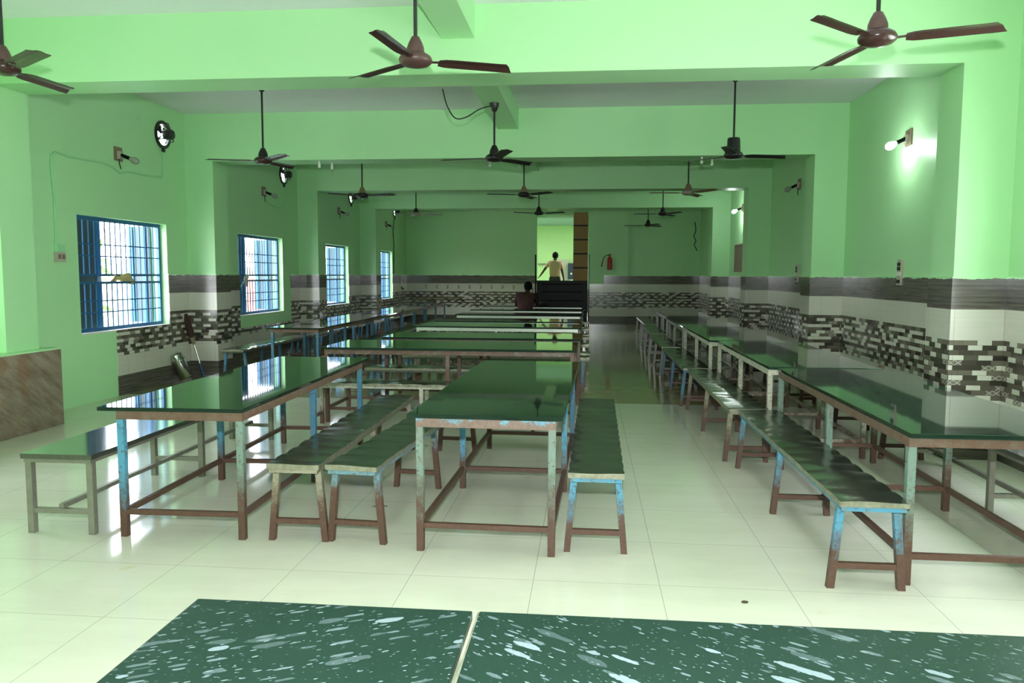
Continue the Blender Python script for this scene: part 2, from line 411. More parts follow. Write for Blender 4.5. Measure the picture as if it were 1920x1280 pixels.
# windows
for k,(a,b) in enumerate(WINS):
    w=bpy.data.objects.new('window_%d'%(k+1),None); C.objects.link(w); w.location=(XL-.11,(a+b)/2,WZ0); w['kind']='structure'
    W=(b-a)/2; H=WZ1-WZ0; f=.045
    fr=MB().box((-.02,-W,0),(.02,-W+f,H)).box((-.02,W-f,0),(.02,W,H)).box((-.02,-W+f,0),(.02,W-f,f)).box((-.02,-W+f,H-f),(.02,W-f,H))
    fr.build('window_frame','winblue',w)
    for z in (.655,.565): MB().box((-.015,-W+f,z-.014),(.015,W-f,z+.014)).build('middle_rail','winblue',w)
    for z in (.22,.355,.875,1.01): MB().box((.004,-W+f,z-.007),(.014,W-f,z+.007)).build('cross_bar','winblue',w)
    nb=17
    for i in range(1,nb):
        y=-W+f+(2*W-2*f)*i/nb; r=.008
        MB().tube([(0,y,f),(0,y,.56)],r,6).tube([(0,y,.66),(0,y,H-f)],r,6).build('grille_bar','winblue',w)
    # near leaf shut, far leaf standing open outwards
    if k!=2: MB().box((-.13,-W+.14,.03),(-.10,-W+.66,H-.03)).build('shutter_leaf','shutter',w)
    MB().box((-.14,-W+.62,.03),(-.09,-W+.70,H-.03)).build('shutter_stile','winblue',w)
    MB().box((-.40,W-.05,.03),(-.10,W-.02,H-.03)).build('shutter_leaf','shutter',w)
    for q in (-.2,-.38): MB().box((q,W-.075,.03),(q+.05,W-.05,H-.03)).build('shutter_stile','winblue',w)
    MB().box((.03,-W,-.012),(.115,W,.004)).build('window_sill','white',w)

# ------------------------------------------------------------------ furniture
def slab_mesh(w,l,t,parent,name,mat):
    return MB().box((-w/2,-l/2,-t),(w/2,l/2,0)).build(name,mat,parent,bevel=.004)
def table(label,x0,x1,y0,y1,z,rot=0,style=('rimrust','blue'),long='y',ov=(.03,.03,.03,.03),mid=None,group='granite dining tables',top='granite',lean=None,rail=.14,tube=.038,legmats=None):
    """x0..x1,y0..y1 = slab outline; ov = leg inset left,right,near,far"""
    W,L=x1-x0,y1-y0
    t=thing('dining_table',label,'table',((x0+x1)/2,(y0+y1)/2,0),rot,group)
    o=slab_mesh(W,L,.022,t,'tabletop',top); o.location=(0,0,z)
    xa,xb=-W/2+ov[0],W/2-ov[1]; ya,yb=-L/2+ov[2],L/2-ov[3]
    zt=z-.022; h=tube/2; rm,lm=style
    fr=MB()
    for yy in (ya+h,yb-h): fr.box((xa,yy-h,zt-.045),(xb,yy+h,zt))
    for xx in (xa+h,xb-h): fr.box((xx-h,ya+2*h,zt-.045),(xx+h,yb-2*h,zt))
    fr.build('top_frame',rm,t)
    if long=='y': st=[(ya+h),(ya+yb)/2,(yb-h)]; pts=[(x,y) for y in st for x in (xa+h,xb-h)]
    else: st=[xa+h,(xa+xb)/2,xb-h]; pts=[(x,y) for x in st for y in (ya+h,yb-h)]
    for i,(x,y) in enumerate(pts):
        MB().box((x-h,y-h,0),(x+h,y+h,zt-.045)).build('leg',(legmats or {}).get(i,lm),t,bevel=.003)
    r2=.014
    rr='rust' if lm in ('blue','teal','bluerust','rust','blue2') else lm
    if long=='y':
        for x in (xa+h,xb-h):
            for s0,s1 in zip(st[:-1],st[1:]): MB().box((x-r2,s0+h,rail-r2),(x+r2,s1-h,rail+r2)).build('stretcher',rr,t)
        for y in st: MB().box((xa+2*h,y-r2,rail-r2),(xb-2*h,y+r2,rail+r2)).build('stretcher',rr,t)
    else:
        for y in (ya+h,yb-h):
            for s0,s1 in zip(st[:-1],st[1:]): MB().box((s0+h,y-r2,rail-r2),(s1-h,y+r2,rail+r2)).build('stretcher',rr,t)
        for x in st: MB().box((x-r2,ya+2*h,rail-r2),(x+r2,yb-2*h,rail+r2)).build('stretcher',rr,t)
    return t
def seat_sheet(w,l,parent,wavy,mat='seat'):
    """folded sheet-metal seat: crimped pillows between the nails"""
    nx,ny=8,max(24,int(l/.03)); vs=[];fs=[]
    ph=random.random()*6; step=.19
    def zt(u,v):
        if not wavy: return 0
        s=(v/step+ph); k=abs(math.sin(PI*s)); e=abs(u)*2
        return -.010*(1-k**.5)*(.25+.75*e**2)+.0025*math.sin(v*9+ph+u*5)
    for j in range(ny+1):
        v=(j/ny-.5)*l
        for i in range(nx+1):
            u=(i/nx-.5); d=0
            if wavy and i in (0,nx): d=-.004*abs(math.cos(PI*(v/step+ph)))**6
            vs.append((u*(w+2*d),v,zt(u,v)))
    n=len(vs)
    for j in range(ny):
        for i in range(nx):
            a=j*(nx+1)+i; fs.append((a,a+1,a+nx+2,a+nx+1))
    s=MB(); s.add(vs,fs)
    o=s.build('seat_sheet',mat,parent,smooth=True)
    # folded-down rim
    rim=MB(); b=[]
    for j in range(ny+1): b.append(j*(nx+1)+nx)
    left=[j*(nx+1) for j in range(ny,-1,-1)]
    far=[ny*(nx+1)+i for i in range(nx-1,0,-1)]; near=[i for i in range(1,nx)]
    loop=b+far+left+near
    tv=[vs[i] for i in loop]; bv=[(p[0]*.995,p[1]*.999,-.028) for p in tv]; m=len(tv)
    rim.add(tv+bv,[(k,(k+1)%m,m+(k+1)%m,m+k) for k in range(m)]+[tuple(m+k for k in range(m))])
    r=rim.build('seat_rim','seatedge' if wavy else 'steel',o)
    return o
def bench(label,x0,x1,y0,y1,z,rot=0,legmat='blue',long='y',splay=.035,wavy=True,stations=(.02,.5,.98),group='sheet metal benches',seat='seat',square=False,tube=.034,frame=None):
    W,L=x1-x0,y1-y0
    t=thing('bench',label,'bench',((x0+x1)/2,(y0+y1)/2,0),rot+(PI/2 if long=='x' else 0),group)
    if long=='x': W,L=L,W
    s=seat_sheet(W,L,t,wavy,seat); s.location=(0,0,z)
    zb=z-.028; hw=W/2-.012; h=tube/2
    fr=MB()
    for x in (-hw+h,hw-h): fr.box((x-h,-L/2+.01,zb-.022),(x+h,L/2-.01,zb))
    for y in (-L/2+.01+h,L/2-.01-h): fr.box((-hw+2*h,y-h,zb-.022),(hw-2*h,y+h,zb))
    fr.build('seat_frame',frame or (legmat if not square else 'steeldull'),t)
    for q in stations:
        y=-L/2+.02+h+q*(L-.04-2*h); zl=.11 if not square else .13
        for sx in (-1,1):
            xt=sx*(hw-h); xb=sx*(hw-h+splay)
            vs=[]
            for xx,zz in ((xb,0),(xt,zb-.022)):
                for i,j in ((-1,-1),(1,-1),(1,1),(-1,1)): vs.append((xx+i*h,y+j*h,zz))
            MB().add(vs,[(0,3,2,1),(4,5,6,7),(0,1,5,4),(1,2,6,5),(2,3,7,6),(3,0,4,7)]).build('leg',legmat,t)
        k=hw-2*h+splay*(1-zl/zb)
        MB().box((-k,y-.013,zl-.014),(k,y+.013,zl+.014)).build('cross_bar','rust' if (not square and legmat in('blue','bluerust','olive','blue2')) else legmat,t)
    if square: MB().box((-.014,-L/2+.03,.145),(.014,L/2-.03,.170)).build('stretcher',legmat,t)
    return t

# front-left table (T1) and front-centre table (T2)
table('dark granite table at front left, with blue and teal rusty legs, beside the steel bench',-2.725,-1.90,4.02,6.72,.730,R_(1.3),('rimrust','teal'),ov=(.11,.0,.0,.24),legmats={0:'blue',2:'blue',4:'blue',5:'blue2',3:'blue2'})
table('dark granite table with flaking blue and rust rim at the front centre',-.915,-.095,3.96,6.58,.736,R_(-1.3),('rimblue','teal'),ov=(.05,.035,.0,.12),legmats={1:'teal',2:'blue',3:'blue',5:'blue2'})
# the crosswise tables of the centre block
cross=[(-2.62,-.10,7.42,8.34,'rust','rust',0,'rusty brown granite table set crosswise, directly behind the front centre table'),
 (-2.36,-.06,8.73,9.60,'rust','rust',0,'second rusty brown crosswise granite table, just beyond the nearest crosswise one'),
 (-2.42,-.09,10.70,11.55,'silver','cream',-2.5,'third crosswise granite table, nearest of those with a pale metal rim'),
 (-2.38,-.10,11.98,12.85,'silver','cream',-1.5,'fourth crosswise granite table, second of those with a pale metal rim'),
 (-2.40,-.10,13.95,14.80,'silver','steel',-2.5,'fifth crosswise granite table, middle of the pale rimmed ones'),
 (-2.42,-.09,15.90,16.75,'silver','steel',-2.5,'sixth crosswise granite table, behind the back of the seated person'),
 (-2.40,-.11,17.85,18.70,'silver','steel',-1.5,'farthest crosswise granite table, the one the seated person faces')]
for x0,x1,y0,y1,rm,lm,r,lab in cross:
    table(lab,x0,x1,y0,y1,.75,R_(r),(rm,lm),'x',ov=(.03,.03,.02,.18),group='crosswise tables in the centre')
# right-hand row
right=[(1.50,2.36,3.74,6.33,'rimrust','teal','granite table nearest the camera in the right row, rusty rim and teal legs'),
 (1.45,2.33,6.40,8.93,'cream','cream','second granite table of the right row, cream painted rim and legs'),
 (1.37,2.20,8.98,11.38,'cream','cream','third granite table of the right row, cream rim with a rusty corner'),
 (1.36,2.20,11.42,13.92,'steel','steel','fourth granite table of the right row, bare steel legs'),
 (1.42,2.26,13.97,16.52,'steel','steel','fifth granite table of the right row, second farthest'),
 (1.52,2.34,16.58,19.15,'steel','steel','farthest granite table of the right row, near the back wall')]
for x0,x1,y0,y1,rm,lm,lab in right:
    table(lab,x0,x1,y0,y1,.735,0,(rm,lm),ov=(.0,.10,.02,.03),group='right row of tables')
# row along the left wall
for k,(y0,lab) in enumerate(((10.50,'granite table nearest the camera in the left wall row, thin blue legs'),(13.06,'second granite table of the left wall row, beside the third window'),
      (15.62,'third granite table of the left wall row, before its far end'),(18.18,'farthest granite table of the left wall row, by the wash taps'))):
    table(lab,-4.48,-3.72-.03*k,y0,y0+2.54,.72,0,('rimrust','blue2'),ov=(.05,.02,.02,.02),group='left wall row of tables')
# the two slabs right in front of the camera
for x0,x1,lab in ((-.868,-.243,'flecked dark green granite slab table at the bottom of the view, left of the joint'),(-.228,1.30,'flecked dark green granite slab table at the bottom of the view, right of the joint')):
    t=table(lab,x0,x1,.55,1.625,.735,0,('rimrust','rust'),ov=(.05,.05,.06,.06),group='flecked slab tables',top='fleck' if x0<-.5 else 'fleck2')
    e=.006
    if x0>-.5: MB().box((-(x1-x0)/2-.004,-.53,.705),(-(x1-x0)/2+.0,.535,.733)).build('slab_edge','seatedge',t)

BT=.446
bench('dented metal bench on rusty teal legs, right beside the front left granite table',-1.735,-1.445,3.98,6.43,BT,R_(.8),'olive')
bench('dented metal bench on blue and rust legs, left of the front centre table',-1.305,-1.015,3.98,6.40,BT,R_(-4.4),'bluerust')
bench('dented metal bench on blue legs, along the right side of the front centre table',-.082,.208,3.97,6.43,BT,R_(-.6),'blue')
bench('long polished steel bench with square tube legs, left of the front left table',-3.165,-2.745,4.0,6.62,.46,R_(.6),'steeldull',splay=0,wavy=False,seat='seatsteel',square=True,stations=(0,.5,1),tube=.036)
bench('polished steel bench with square tube legs, right of the nearest right row table',2.43,2.79,3.66,6.22,.46,0,'steeldull',splay=0,wavy=False,seat='seatsteel',square=True,stations=(0,.5,1),tube=.034)
bench('cream framed bench in front of the nearest crosswise table',-2.68,-.42,7.10,7.41,.445,0,'cream','x',splay=0,group='benches between the crosswise tables')
bench('silver edged bench behind the nearest crosswise table',-2.46,-.30,8.37,8.68,.44,0,'blue2','x',frame='steel',group='benches between the crosswise tables')
bench('blue legged bench behind the second crosswise table',-2.40,.02,9.75,10.05,.44,0,'blue2','x',frame='steel',group='benches between the crosswise tables')
bench('bench in front of the nearest pale rimmed crosswise table',-2.40,.03,10.28,10.58,.44,0,'olive','x',group='benches between the crosswise tables')
bench('bench between the third and fourth crosswise tables',-2.35,.02,11.62,11.90,.44,0,'steel','x',group='benches between the crosswise tables')
bench('bench behind the fourth crosswise table',-2.35,.02,12.95,13.25,.44,0,'cream','x',group='benches between the crosswise tables')
bench('bench in front of the fifth crosswise table',-2.35,.03,13.52,13.82,.44,0,'steel','x',group='benches between the crosswise tables')
bench('bench behind the fifth crosswise table',-2.35,.02,15.00,15.30,.44,0,'steel','x',group='benches between the crosswise tables')
bench('bench in front of the sixth crosswise table',-2.35,.02,15.48,15.78,.44,0,'steel','x',group='benches between the crosswise tables')
bench('bench the seated person sits on, before the farthest crosswise table',-2.35,.02,17.20,17.52,.44,0,'steel','x',group='benches between the crosswise tables')
rbs=[(1.155,1.465,3.62,6.08,'blue','blue legged bench nearest the camera on the aisle side of the right row'),
 (1.095,1.40,6.13,8.70,'olive','second bench on the aisle side of the right row, pale worn legs'),
 (1.055,1.36,8.76,11.22,'blue2','third bench on the aisle side of the right row, blue legs'),
 (1.06,1.335,11.40,13.85,'steel','fourth bench on the aisle side of the right row, bare steel legs'),
 (1.10,1.39,13.98,16.45,'steel','fifth bench on the aisle side of the right row'),
 (1.19,1.47,16.6,19.6,'steel','farthest bench on the aisle side of the right row')]
for x0,x1,y0,y1,lm,lab in rbs: bench(lab,x0,x1,y0,y1,.44,0,lm,group='aisle benches of the right row')
for x0,x1,y0,y1,lm,lab in ((2.36,2.66,6.35,8.95,'rust','dark legged bench on the wall side of the second right row table'),(2.27,2.58,9.05,11.5,'rust','dark legged bench on the wall side of the third right row table'),(2.35,2.65,11.6,14.1,'steel','steel legged bench on the wall side of the fourth right row table')):
    bench(lab,x0,x1,y0,y1,.44,0,lm,group='wall side benches of the right row')
for x0,x1,y0,y1,lab in ((-4.98,-4.66,10.15,12.75,'pale topped bench under the second window, nearest of the left wall benches'),(-4.98,-4.66,12.85,15.4,'second bench of the left wall row, beyond the second window'),(-4.98,-4.66,15.5,18.0,'third bench of the left wall row, under the third window'),(-4.98,-4.66,18.1,20.6,'farthest bench of the left wall row')):
    bench(lab,x0,x1,y0,y1,.44,0,'blue2',group='left wall benches',seat='seatsteel',frame='steel')
for x0,x1,y0,y1,lab in ((-3.62,-3.32,10.7,13.1,'bench on the aisle side of the nearest left wall table'),(-3.62,-3.32,13.25,15.7,'bench on the aisle side of the second left wall table'),(-3.65,-3.35,15.85,18.3,'bench on the aisle side of the third left wall table')):
    bench(lab,x0,x1,y0,y1,.44,0,'blue2',group='aisle benches of the left row')

# ------------------------------------------------------------------ ceiling fans
def blade_mesh():
    """one blade along +x, with its arm separate; slightly cambered, raised rib"""
    vs=[];fs=[]
    n=12; prof=[]
    for i in range(n+1):
        x=.145+(.60-.145)*i/n; w=.058
        if i==0: w=.040
        if i==1: w=.054
        if i==n-1: w=.060
        sh=0
        prof.append((x,w))
    for x,w in prof:
        tip=(x-.145)/.455
        for s,zz in ((-1,0),(-.5,.004),(-.2,.010),(0,.011),(.2,.010),(.5,.004),(1,0)):
            xx=x+(.030*s if tip>.99 else 0)
            vs.append((xx,s*w,zz))
        for s,zz in ((-1,-.004),(-.5,0),(-.2,.006),(0,.007),(.2,.006),(.5,0),(1,-.004)):
            xx=x+(.030*s if tip>.99 else 0)
            vs.append((xx,s*w,zz))
    for i in range(n):
        a=i*14;b=a+14
        for k in range(6):
            fs.append((a+k,a+k+1,b+k+1,b+k)); fs.append((a+7+k,b+7+k,b+8+k,a+8+k))
        fs.append((a,b,b+7,a+7)); fs.append((a+6,a+13,b+13,b+6))
    for a in (0,n*14):
        for k in range(6): fs.append((a+k,a+k+1,a+8+k,a+7+k))
    mb=MB().add(vs,fs); c,s=math.cos(R_(-9)),math.sin(R_(-9))
    mb.v=[(x,y*c-z*s,y*s+z*c) for x,y,z in mb.v]
    return mb
def fan(label,x,y,theta,hub,bladem,cupm,ztop,big=False):
    t=thing('ceiling_fan',label,'fan',(x,y,ztop),0,'ceiling fans')
    z=2.78-ztop
    MB().lathe([(.02,0),(.055,-.004),(.05,-.03),(.03,-.085),(.016,-.10)],20).build('canopy',cupm if cupm!='fantan' else 'fanblack',t,True)
    MB().tube([(0,0,-.05),(0,0,z+.10)],.0115,10).build('downrod','fanblack',t,True)
    if big: MB().lathe([(.012,z+.19),(.062,z+.185),(.068,z+.17),(.074,z+.04),(.05,z+.03)],24).build('cup',cupm,t,True)
    else: MB().lathe([(.014,z+.145),(.024,z+.14),(.042,z+.105),(.053,z+.075),(.055,z+.045),(.045,z+.035)],24).build('cup',cupm,t,True)
    m=MB().lathe([(.03,z+.05),(.065,z+.042),(.095,z+.022),(.104,z+.004),(.100,z-.014),(.080,z-.030),(.040,z-.040),(.012,z-.043)],32).build('motor',hub,t,True)
    for k in range(3):
        a=R_(theta+120*k)
        b=blade_mesh().build('blade',bladem,t,True); b.location=(0,0,z-.004); b.rotation_euler=(0,0,a)
        MB().bar((.095,0,0),(.185,0,.004),.030,.006).build('blade_arm',bladem,b)
    return t
FX=(-3.79,-1.08,1.56)
fan('dark brown ceiling fan cut by the left edge of the photo, nearest row',-3.78,4.82,86,'fanbrown','fanbrown','fanhub',ZC)
fan('brown ceiling fan at top centre, nearest row, dusty hub and dark blades',FX[1],4.86,22,'fanhub','fanbrown','fanhub',3.39)
fan('maroon brown ceiling fan at top right, nearest row',1.58,4.64,103,'fanbrown','fanbrown','fanhub',ZC)
fan('black ceiling fan at left of the second row, before the second exhaust fan',FX[0],8.9,75,'fanbrown','fanbrown','fanblack',ZC)
fan('black ceiling fan hanging from the long beam in the second row centre',FX[1],8.9,50,'fanblack','fanblack','fanblack',3.39)
fan('black ceiling fan with a wide drum shaped cup, right of the second row',FX[2],8.88,13,'fanblack','fanblack','fanblack',ZC,True)
fan('ceiling fan with tan cup at left of the third row',FX[0],12.9,102,'fanblack','fanbrown','fantan',ZC)
fan('ceiling fan with tan cup at the centre of the third row',FX[1],12.95,77,'fanblack','fanblack','fantan',3.39)
fan('pale ceiling fan at right of the third row',FX[2],12.8,64,'fanpale','fantan','fantan',ZC)
fan('pale bladed ceiling fan at left of the fourth row',FX[0],17.0,108,'fanpale','fanpale','fanblack',ZC)
fan('black ceiling fan above the back doorway, centre of the fourth row',FX[1],16.8,92,'fanblack','fanblack','fanblack',3.39)
fan('black ceiling fan at right of the fourth row, one blade toward the camera',FX[2],17.1,60,'fanblack','fanblack','fanblack',ZC)
fan('farthest black ceiling fan, near the back right corner',1.53,20.9,50,'fanblack','fanblack','fanblack',ZC)

# ------------------------------------------------------------------ exhaust fans
for k,y in enumerate(EXH):
    t=thing('exhaust_fan',['black round exhaust fan high on the left wall, above the nearest window','black round exhaust fan above the second window','black round exhaust fan above the third window','black round exhaust fan above the farthest window'][k],'exhaust fan',(XL,y,EZ),0,'exhaust fans on the left wall')
    n=32; vs=[];fs=[]
    for kk in range(n):
        a=2*PI*kk/n; c,s=math.cos(a),math.sin(a)
        for r,x in ((ER-.032,-.02),(ER-.032,.022),(ER+.012,.022),(ER+.012,.002),(ER-.004,-.02)): vs.append((x,r*c,r*s))
    for kk in range(n):
        for j in range(5): fs.append((kk*5+j,kk*5+(j+1)%5,((kk+1)%n)*5+(j+1)%5,((kk+1)%n)*5+j))
    MB().add(vs,fs).build('ring','fanblack',t,True)
    for a in (90,210,330):
        c,s=math.cos(R_(a)),math.sin(R_(a))
        MB().tube([(.012,c*(ER-.01),s*(ER-.01)),(.09,c*(ER-.03),s*(ER-.03)),(.12,c*.06,s*.06)],.008,6).build('bracket','fanblack',t,True)
    MB().lathe([(.02,.03),(.062,.04),(.066,.06),(.066,.135),(.055,.155),(.02,.16)],20,axis='x').build('motor','fanblack',t,True)
    for q in range(4):
        a=R_(40+90*q); mb=MB()
        c,s=math.cos(a),math.sin(a)
        def P(r,w,x): return (x,r*c-w*s,r*s+w*c)
        mb.add([P(.02,-.012,.006),P(.02,.012,-.006),P(.125,.045,-.022),P(.128,-.04,.018),P(.02,-.012,.009),P(.02,.012,-.003),P(.125,.045,-.019),P(.128,-.04,.021)],[(0,1,2,3),(7,6,5,4),(0,3,7,4),(1,5,6,2),(2,6,7,3),(0,4,5,1)])
        mb.build('blade','fanblack',t)
    MB().box((.0,-.02,-ER-.055),(.03,.02,-ER+.0)).build('terminal_box','fanblack',t)
# flex wire / conduits on the left wall
X0=XL+.012
cp=[(X0,7.76,1.72),(X0,7.765,2.25),(X0,7.74,2.60),(X0,7.75,2.69),(X0,7.82,2.735),(X0,8.05,2.715),(X0,8.30,2.72),(X0,8.60,2.735),(X0,8.80,2.715),(X0,8.95,2.66),(X0,9.15,2.70),(X0,9.45,2.70),(X0,9.88,2.72),(X0,9.90,2.80),(X0,9.92,3.06)]
tag(MB().tube(cp,.011,8).build('conduit','conduit',None,True),'green painted cable conduit running across the left wall above the nearest window','conduit')
for k,(y,w) in enumerate(((14.0,13.25),(22.2,0))):
    if w: tag(MB().tube([(X0,w,2.72),(X0,w+.3,2.66),(X0,w+.62,2.67),(X0,y-.02,2.70),(X0,y,2.78),(X0,y,3.05)],.008,6).build('conduit','conduit',None,True),'thin painted wire between lamp and exhaust fan above the second window','conduit')
    else: tag(MB().tube([(X0,22.1,1.5),(X0,22.15,2.3),(X0,22.05,2.7),(X0,22.2,3.05)],.010,6).build('cable','wire',None,True),'dark cable hanging below the farthest exhaust fan','cable')
t=thing('switch_box','green and ivory switch box at the end of the conduit, left of the nearest window','switch box',(XL,7.80,1.66))
MB().box((0,-.06,.03),(.045,.06,.11)).build('junction_box','conduit',t)
MB().box((0,-.07,-.075),(.04,.075,.03)).build('back_box','ivory',t,bevel=.004)
for q in (-.03,.03): MB().box((.04,q-.018,-.045),(.048,q+.018,.005)).build('switch','wood',t)

# wall lamps
def wall_lamp(label,side,y,z,lit):
    s=1 if side=='L' else -1
    t=thing('wall_lamp',label,'lamp',(XL if s>0 else XR,y,z),0,'angled wall lamps')
    MB().box((min(0,s*.018),-.075,-.08),(max(0,s*.018),.075,.08)).build('mount_board','wood',t)
    MB().box((min(s*.018,s*.05),-.035,-.06),(max(s*.018,s*.05),.035,.03)).build('bracket','ivory',t)
    p=Vector((s*.045,0,-.01)); d=Vector((s*.80,.28,-.35) if s>0 else (s*.85,-.05,-.42)).normalized()
    MB().tube([p,p+d*.10],[.020,.022],12).build('lamp_holder','black',t,True)
    b=MB().tube([p+d*.09,p+d*.115,p+d*.14,p+d*.17,p+d*.20,p+d*.215],[.018,.024,.036,.042,.030,.008],14).build('bulb','bulb' if lit else 'glass',t,True)
    if not lit: MB().tube([(s*.03,-.02,-.05),(s*.04,-.03,-.12),(s*.02,.03,-.17)],.006,6).build('loose_wire','wire',t,True)
    if lit:
        L=bpy.data.lights.new('bulb_light','POINT'); L.energy=lit; L.color=(.90,1,.98); L.shadow_soft_size=.04
        lo=bpy.data.objects.new('bulb_light',L); C.objects.link(lo); lo.location=(Vector((XL if s>0 else XR,y,z))+p+d*.25)
    return t
wall_lamp('unlit lamp on a brown square board, left wall above the nearest window','L',8.93,2.88,0)
wall_lamp('unlit lamp with dangling wire on the left wall above the second window','L',13.12,2.88,0)
wall_lamp('unlit lamp with curled wire on the left wall above the third window','L',17.2,2.88,0)
wall_lamp('unlit lamp in shade on the left wall above the farthest window','L',21.3,2.85,0)
wall_lamp('glowing white bulb on the right wall, nearest the camera','R',8.56,2.89,9)
wall_lamp('unlit lamp on the right wall between the two glowing bulbs','R',12.78,2.90,0)
wall_lamp('farther glowing white bulb on the right wall, above the brown board','R',17.3,2.92,14)
# switch boards right wall
for y,lab in ((8.61,'ivory switch strip with dark switches on the right wall, nearer one'),(12.70,'ivory switch strip on the right wall, farther one')):
    t=thing('switch_board',lab,'switch board',(XR,y,1.50),0,'switch strips on the right wall')
    MB().box((-.030,-.055,-.13),(0,.055,.14)).build('plate','ivory',t,bevel=.004)
    for z in (.09,.045,-.09): MB().box((-.038,-.035,z-.018),(-.030,.035,z+.018)).build('switch','black',t)
    MB().box((-.034,-.045,-.03),(-.030,.045,.01)).build('socket','white',t)
tag(MB().box((XR-.05,8.93,.40),(XR-T,9.03,.48)).build('socket_box','wood',bevel=.006),'small brown socket box low on the cream wall tiles at right','socket')
t=thing('wall_board','brown wooden board on the right wall below the farther glowing bulb','board',(XR,17.5,1.85))
MB().box((-.02,-.50,-.28),(0,.50,.28)).build('panel','wood',t)
MB().box((-.035,-.52,-.30),(0,.52,-.27)).box((-.035,-.52,.27),(0,.52,.30)).box((-.035,-.52,-.27),(0,-.49,.27)).box((-.035,.49,-.27),(0,.52,.27)).build('frame','wood',t)
# hooks on the second beam
for x,y,lab in ((-3.72,10.62,'white ceramic hook under the second beam at left, nearer of the pair'),(-3.60,10.80,'white ceramic hook under the second beam at left, farther of the pair'),(-1.36,10.7,'white ceramic hook under the second beam behind the centre fan'),(1.46,10.62,'white ceramic hook under the second beam at right, left of the pair'),(1.62,10.8,'white ceramic hook under the second beam at right, right of the pair')):
    tag(MB().tube([(x,y,3.02),(x,y,2.985),(x,y,2.98),(x,y,2.93)],[.014,.014,.020,.018],10).build('ceiling_hook','white',None,True),lab,'hook','white hooks under the beam')
tag(MB().cable([(-1.30,6.93,3.09),(-1.29,7.1,2.98),(-1.30,7.6,2.97),(-1.27,8.1,3.08),(-1.20,8.55,3.25),(-1.10,8.85,3.35)],.006,6).build('cable','wire',None,True),'black cable looping from the front beam to the centre fan canopy','cable')
tag(MB().cable([(3.10,YB-.02,3.05),(3.13,YB-.03,2.8),(3.08,YB-.03,2.62),(3.14,YB-.03,2.5),(3.10,YB-.03,2.38),(3.18,YB-.03,2.2)],.012,6).build('cable','wire',None,True),'dark cable dangling at the back right corner','cable')
# cloths on window rails
def rag(label,y,z,mat,sx=.22,sz=.10):
    n=14;vs=[];fs=[]
    for i in range(n+1):
        u=i/n-.5
        for j in range(5):
            v=j/4
            vs.append((XL-.085+.020*math.sin(u*9+v*3)-.006*j, y+u*sx*2+.02*math.sin(v*5), z+.02-(sz*v)*(0.5+.7*abs(math.sin(u*4+.8)))+.02*math.sin(u*6)-.18*max(0,u-.15)))
    for i in range(n):
        for j in range(4): a=i*5+j; fs.append((a,a+1,a+6,a+5))
    o=MB().add(vs,fs).build('rag',mat,None,True); m=o.modifiers.new('s','SOLIDIFY'); m.thickness=.008
    tag(o,label,'cloth')
rag('yellowish rag draped over the middle rail of the nearest window',9.10,1.44,'cloth')
rag('white rag knotted on the middle rail of the second window',12.55,1.42,'clothw',.10,.16)

# broom and steel tray leaning on the left wall
t=thing('broom','upside down broom with brown bristles and blue grip, leaning by the second left pillar','broom',(-5.36,10.40,0))
a=Vector((0,0,.012)); b=Vector((-.13,-.02,.50))
MB().tube([a,a+(b-a)*.42],.017,10).build('grip','handleblue',t,True)
MB().tube([a+(b-a)*.42,b],.010,10).build('handle','chrome',t,True)
d=(b-a).normalized()
MB().tube([b-d*.02,b+d*.05,b+d*.12],[.018,.035,.03],10).build('binding','wood',t,True)
MB().tube([b+d*.02,b+d*.15,b+d*.32,b+d*.42],[.022,.045,.05,.035],10).build('bristles','bristle',t,True)
t=thing('steel_drum','shiny steel canister tilted against the left wall tiles, beside the broom','canister',(-5.42,10.06,0))
a=Vector((0,.02,.0)); d=Vector((-.16,-.08,.40)).normalized()
o=MB().tube([a+d*.06,a+d*.07,a+d*.30,a+d*.325,a+d*.34,a+d*.40,a+d*.42],[.085,.092,.092,.098,.092,.090,.06],24).build('body','chrome',t,True)
MB().tube([a+d*.315,a+d*.335],[.099,.099],24).build('rim','steel',t,True)

# ------------------------------------------------------------------ back of the hall
t=thing('barrier_gate','black sheet metal gate closing the foot of the back doorway','gate',(-.78,22.9,0))
MB().box((-.74,-.02,0),(.74,.02,1.31)).build('panel','black',t)
for z in (.45,.72,.98,1.2): MB().tube([(-.60,-.022,z),(.60,-.022,z)],.012,8).build('rib','black',t,True)
MB().box((.70,-.5,0),(.75,-.02,1.05)).build('side_panel','black',t)
tag(MB().tube([(.0,22.8,0),(.0,22.8,2.06)],.022,12).build('gate_post','steel',None,True),'tall bare steel post at the right of the black gate','post','posts beside the gate')
tag(MB().tube([(-1.555,22.9,0),(-1.555,22.9,2.06)],.022,12).build('gate_post','black',None,True),'dark post at the left of the black gate','post','posts beside the gate')
tag(MB().tube([(-1.60,22.4,.0),(-1.60,22.4,1.10)],.018,12).build('gate_post','steel',None,True),'short steel post beside the seated person','post','posts beside the gate')
t=struct(MB().box((-.475,YB-.02,.30),(-.035,YB+.02,3.24)).build('door_1','wire'))
for k in range(7):
    z=.45+k*.42
    g=MB().box((-.470,YB-.045,z),(-.04,YB-.02,z+.375)).build('door_panel','doorwood',t)
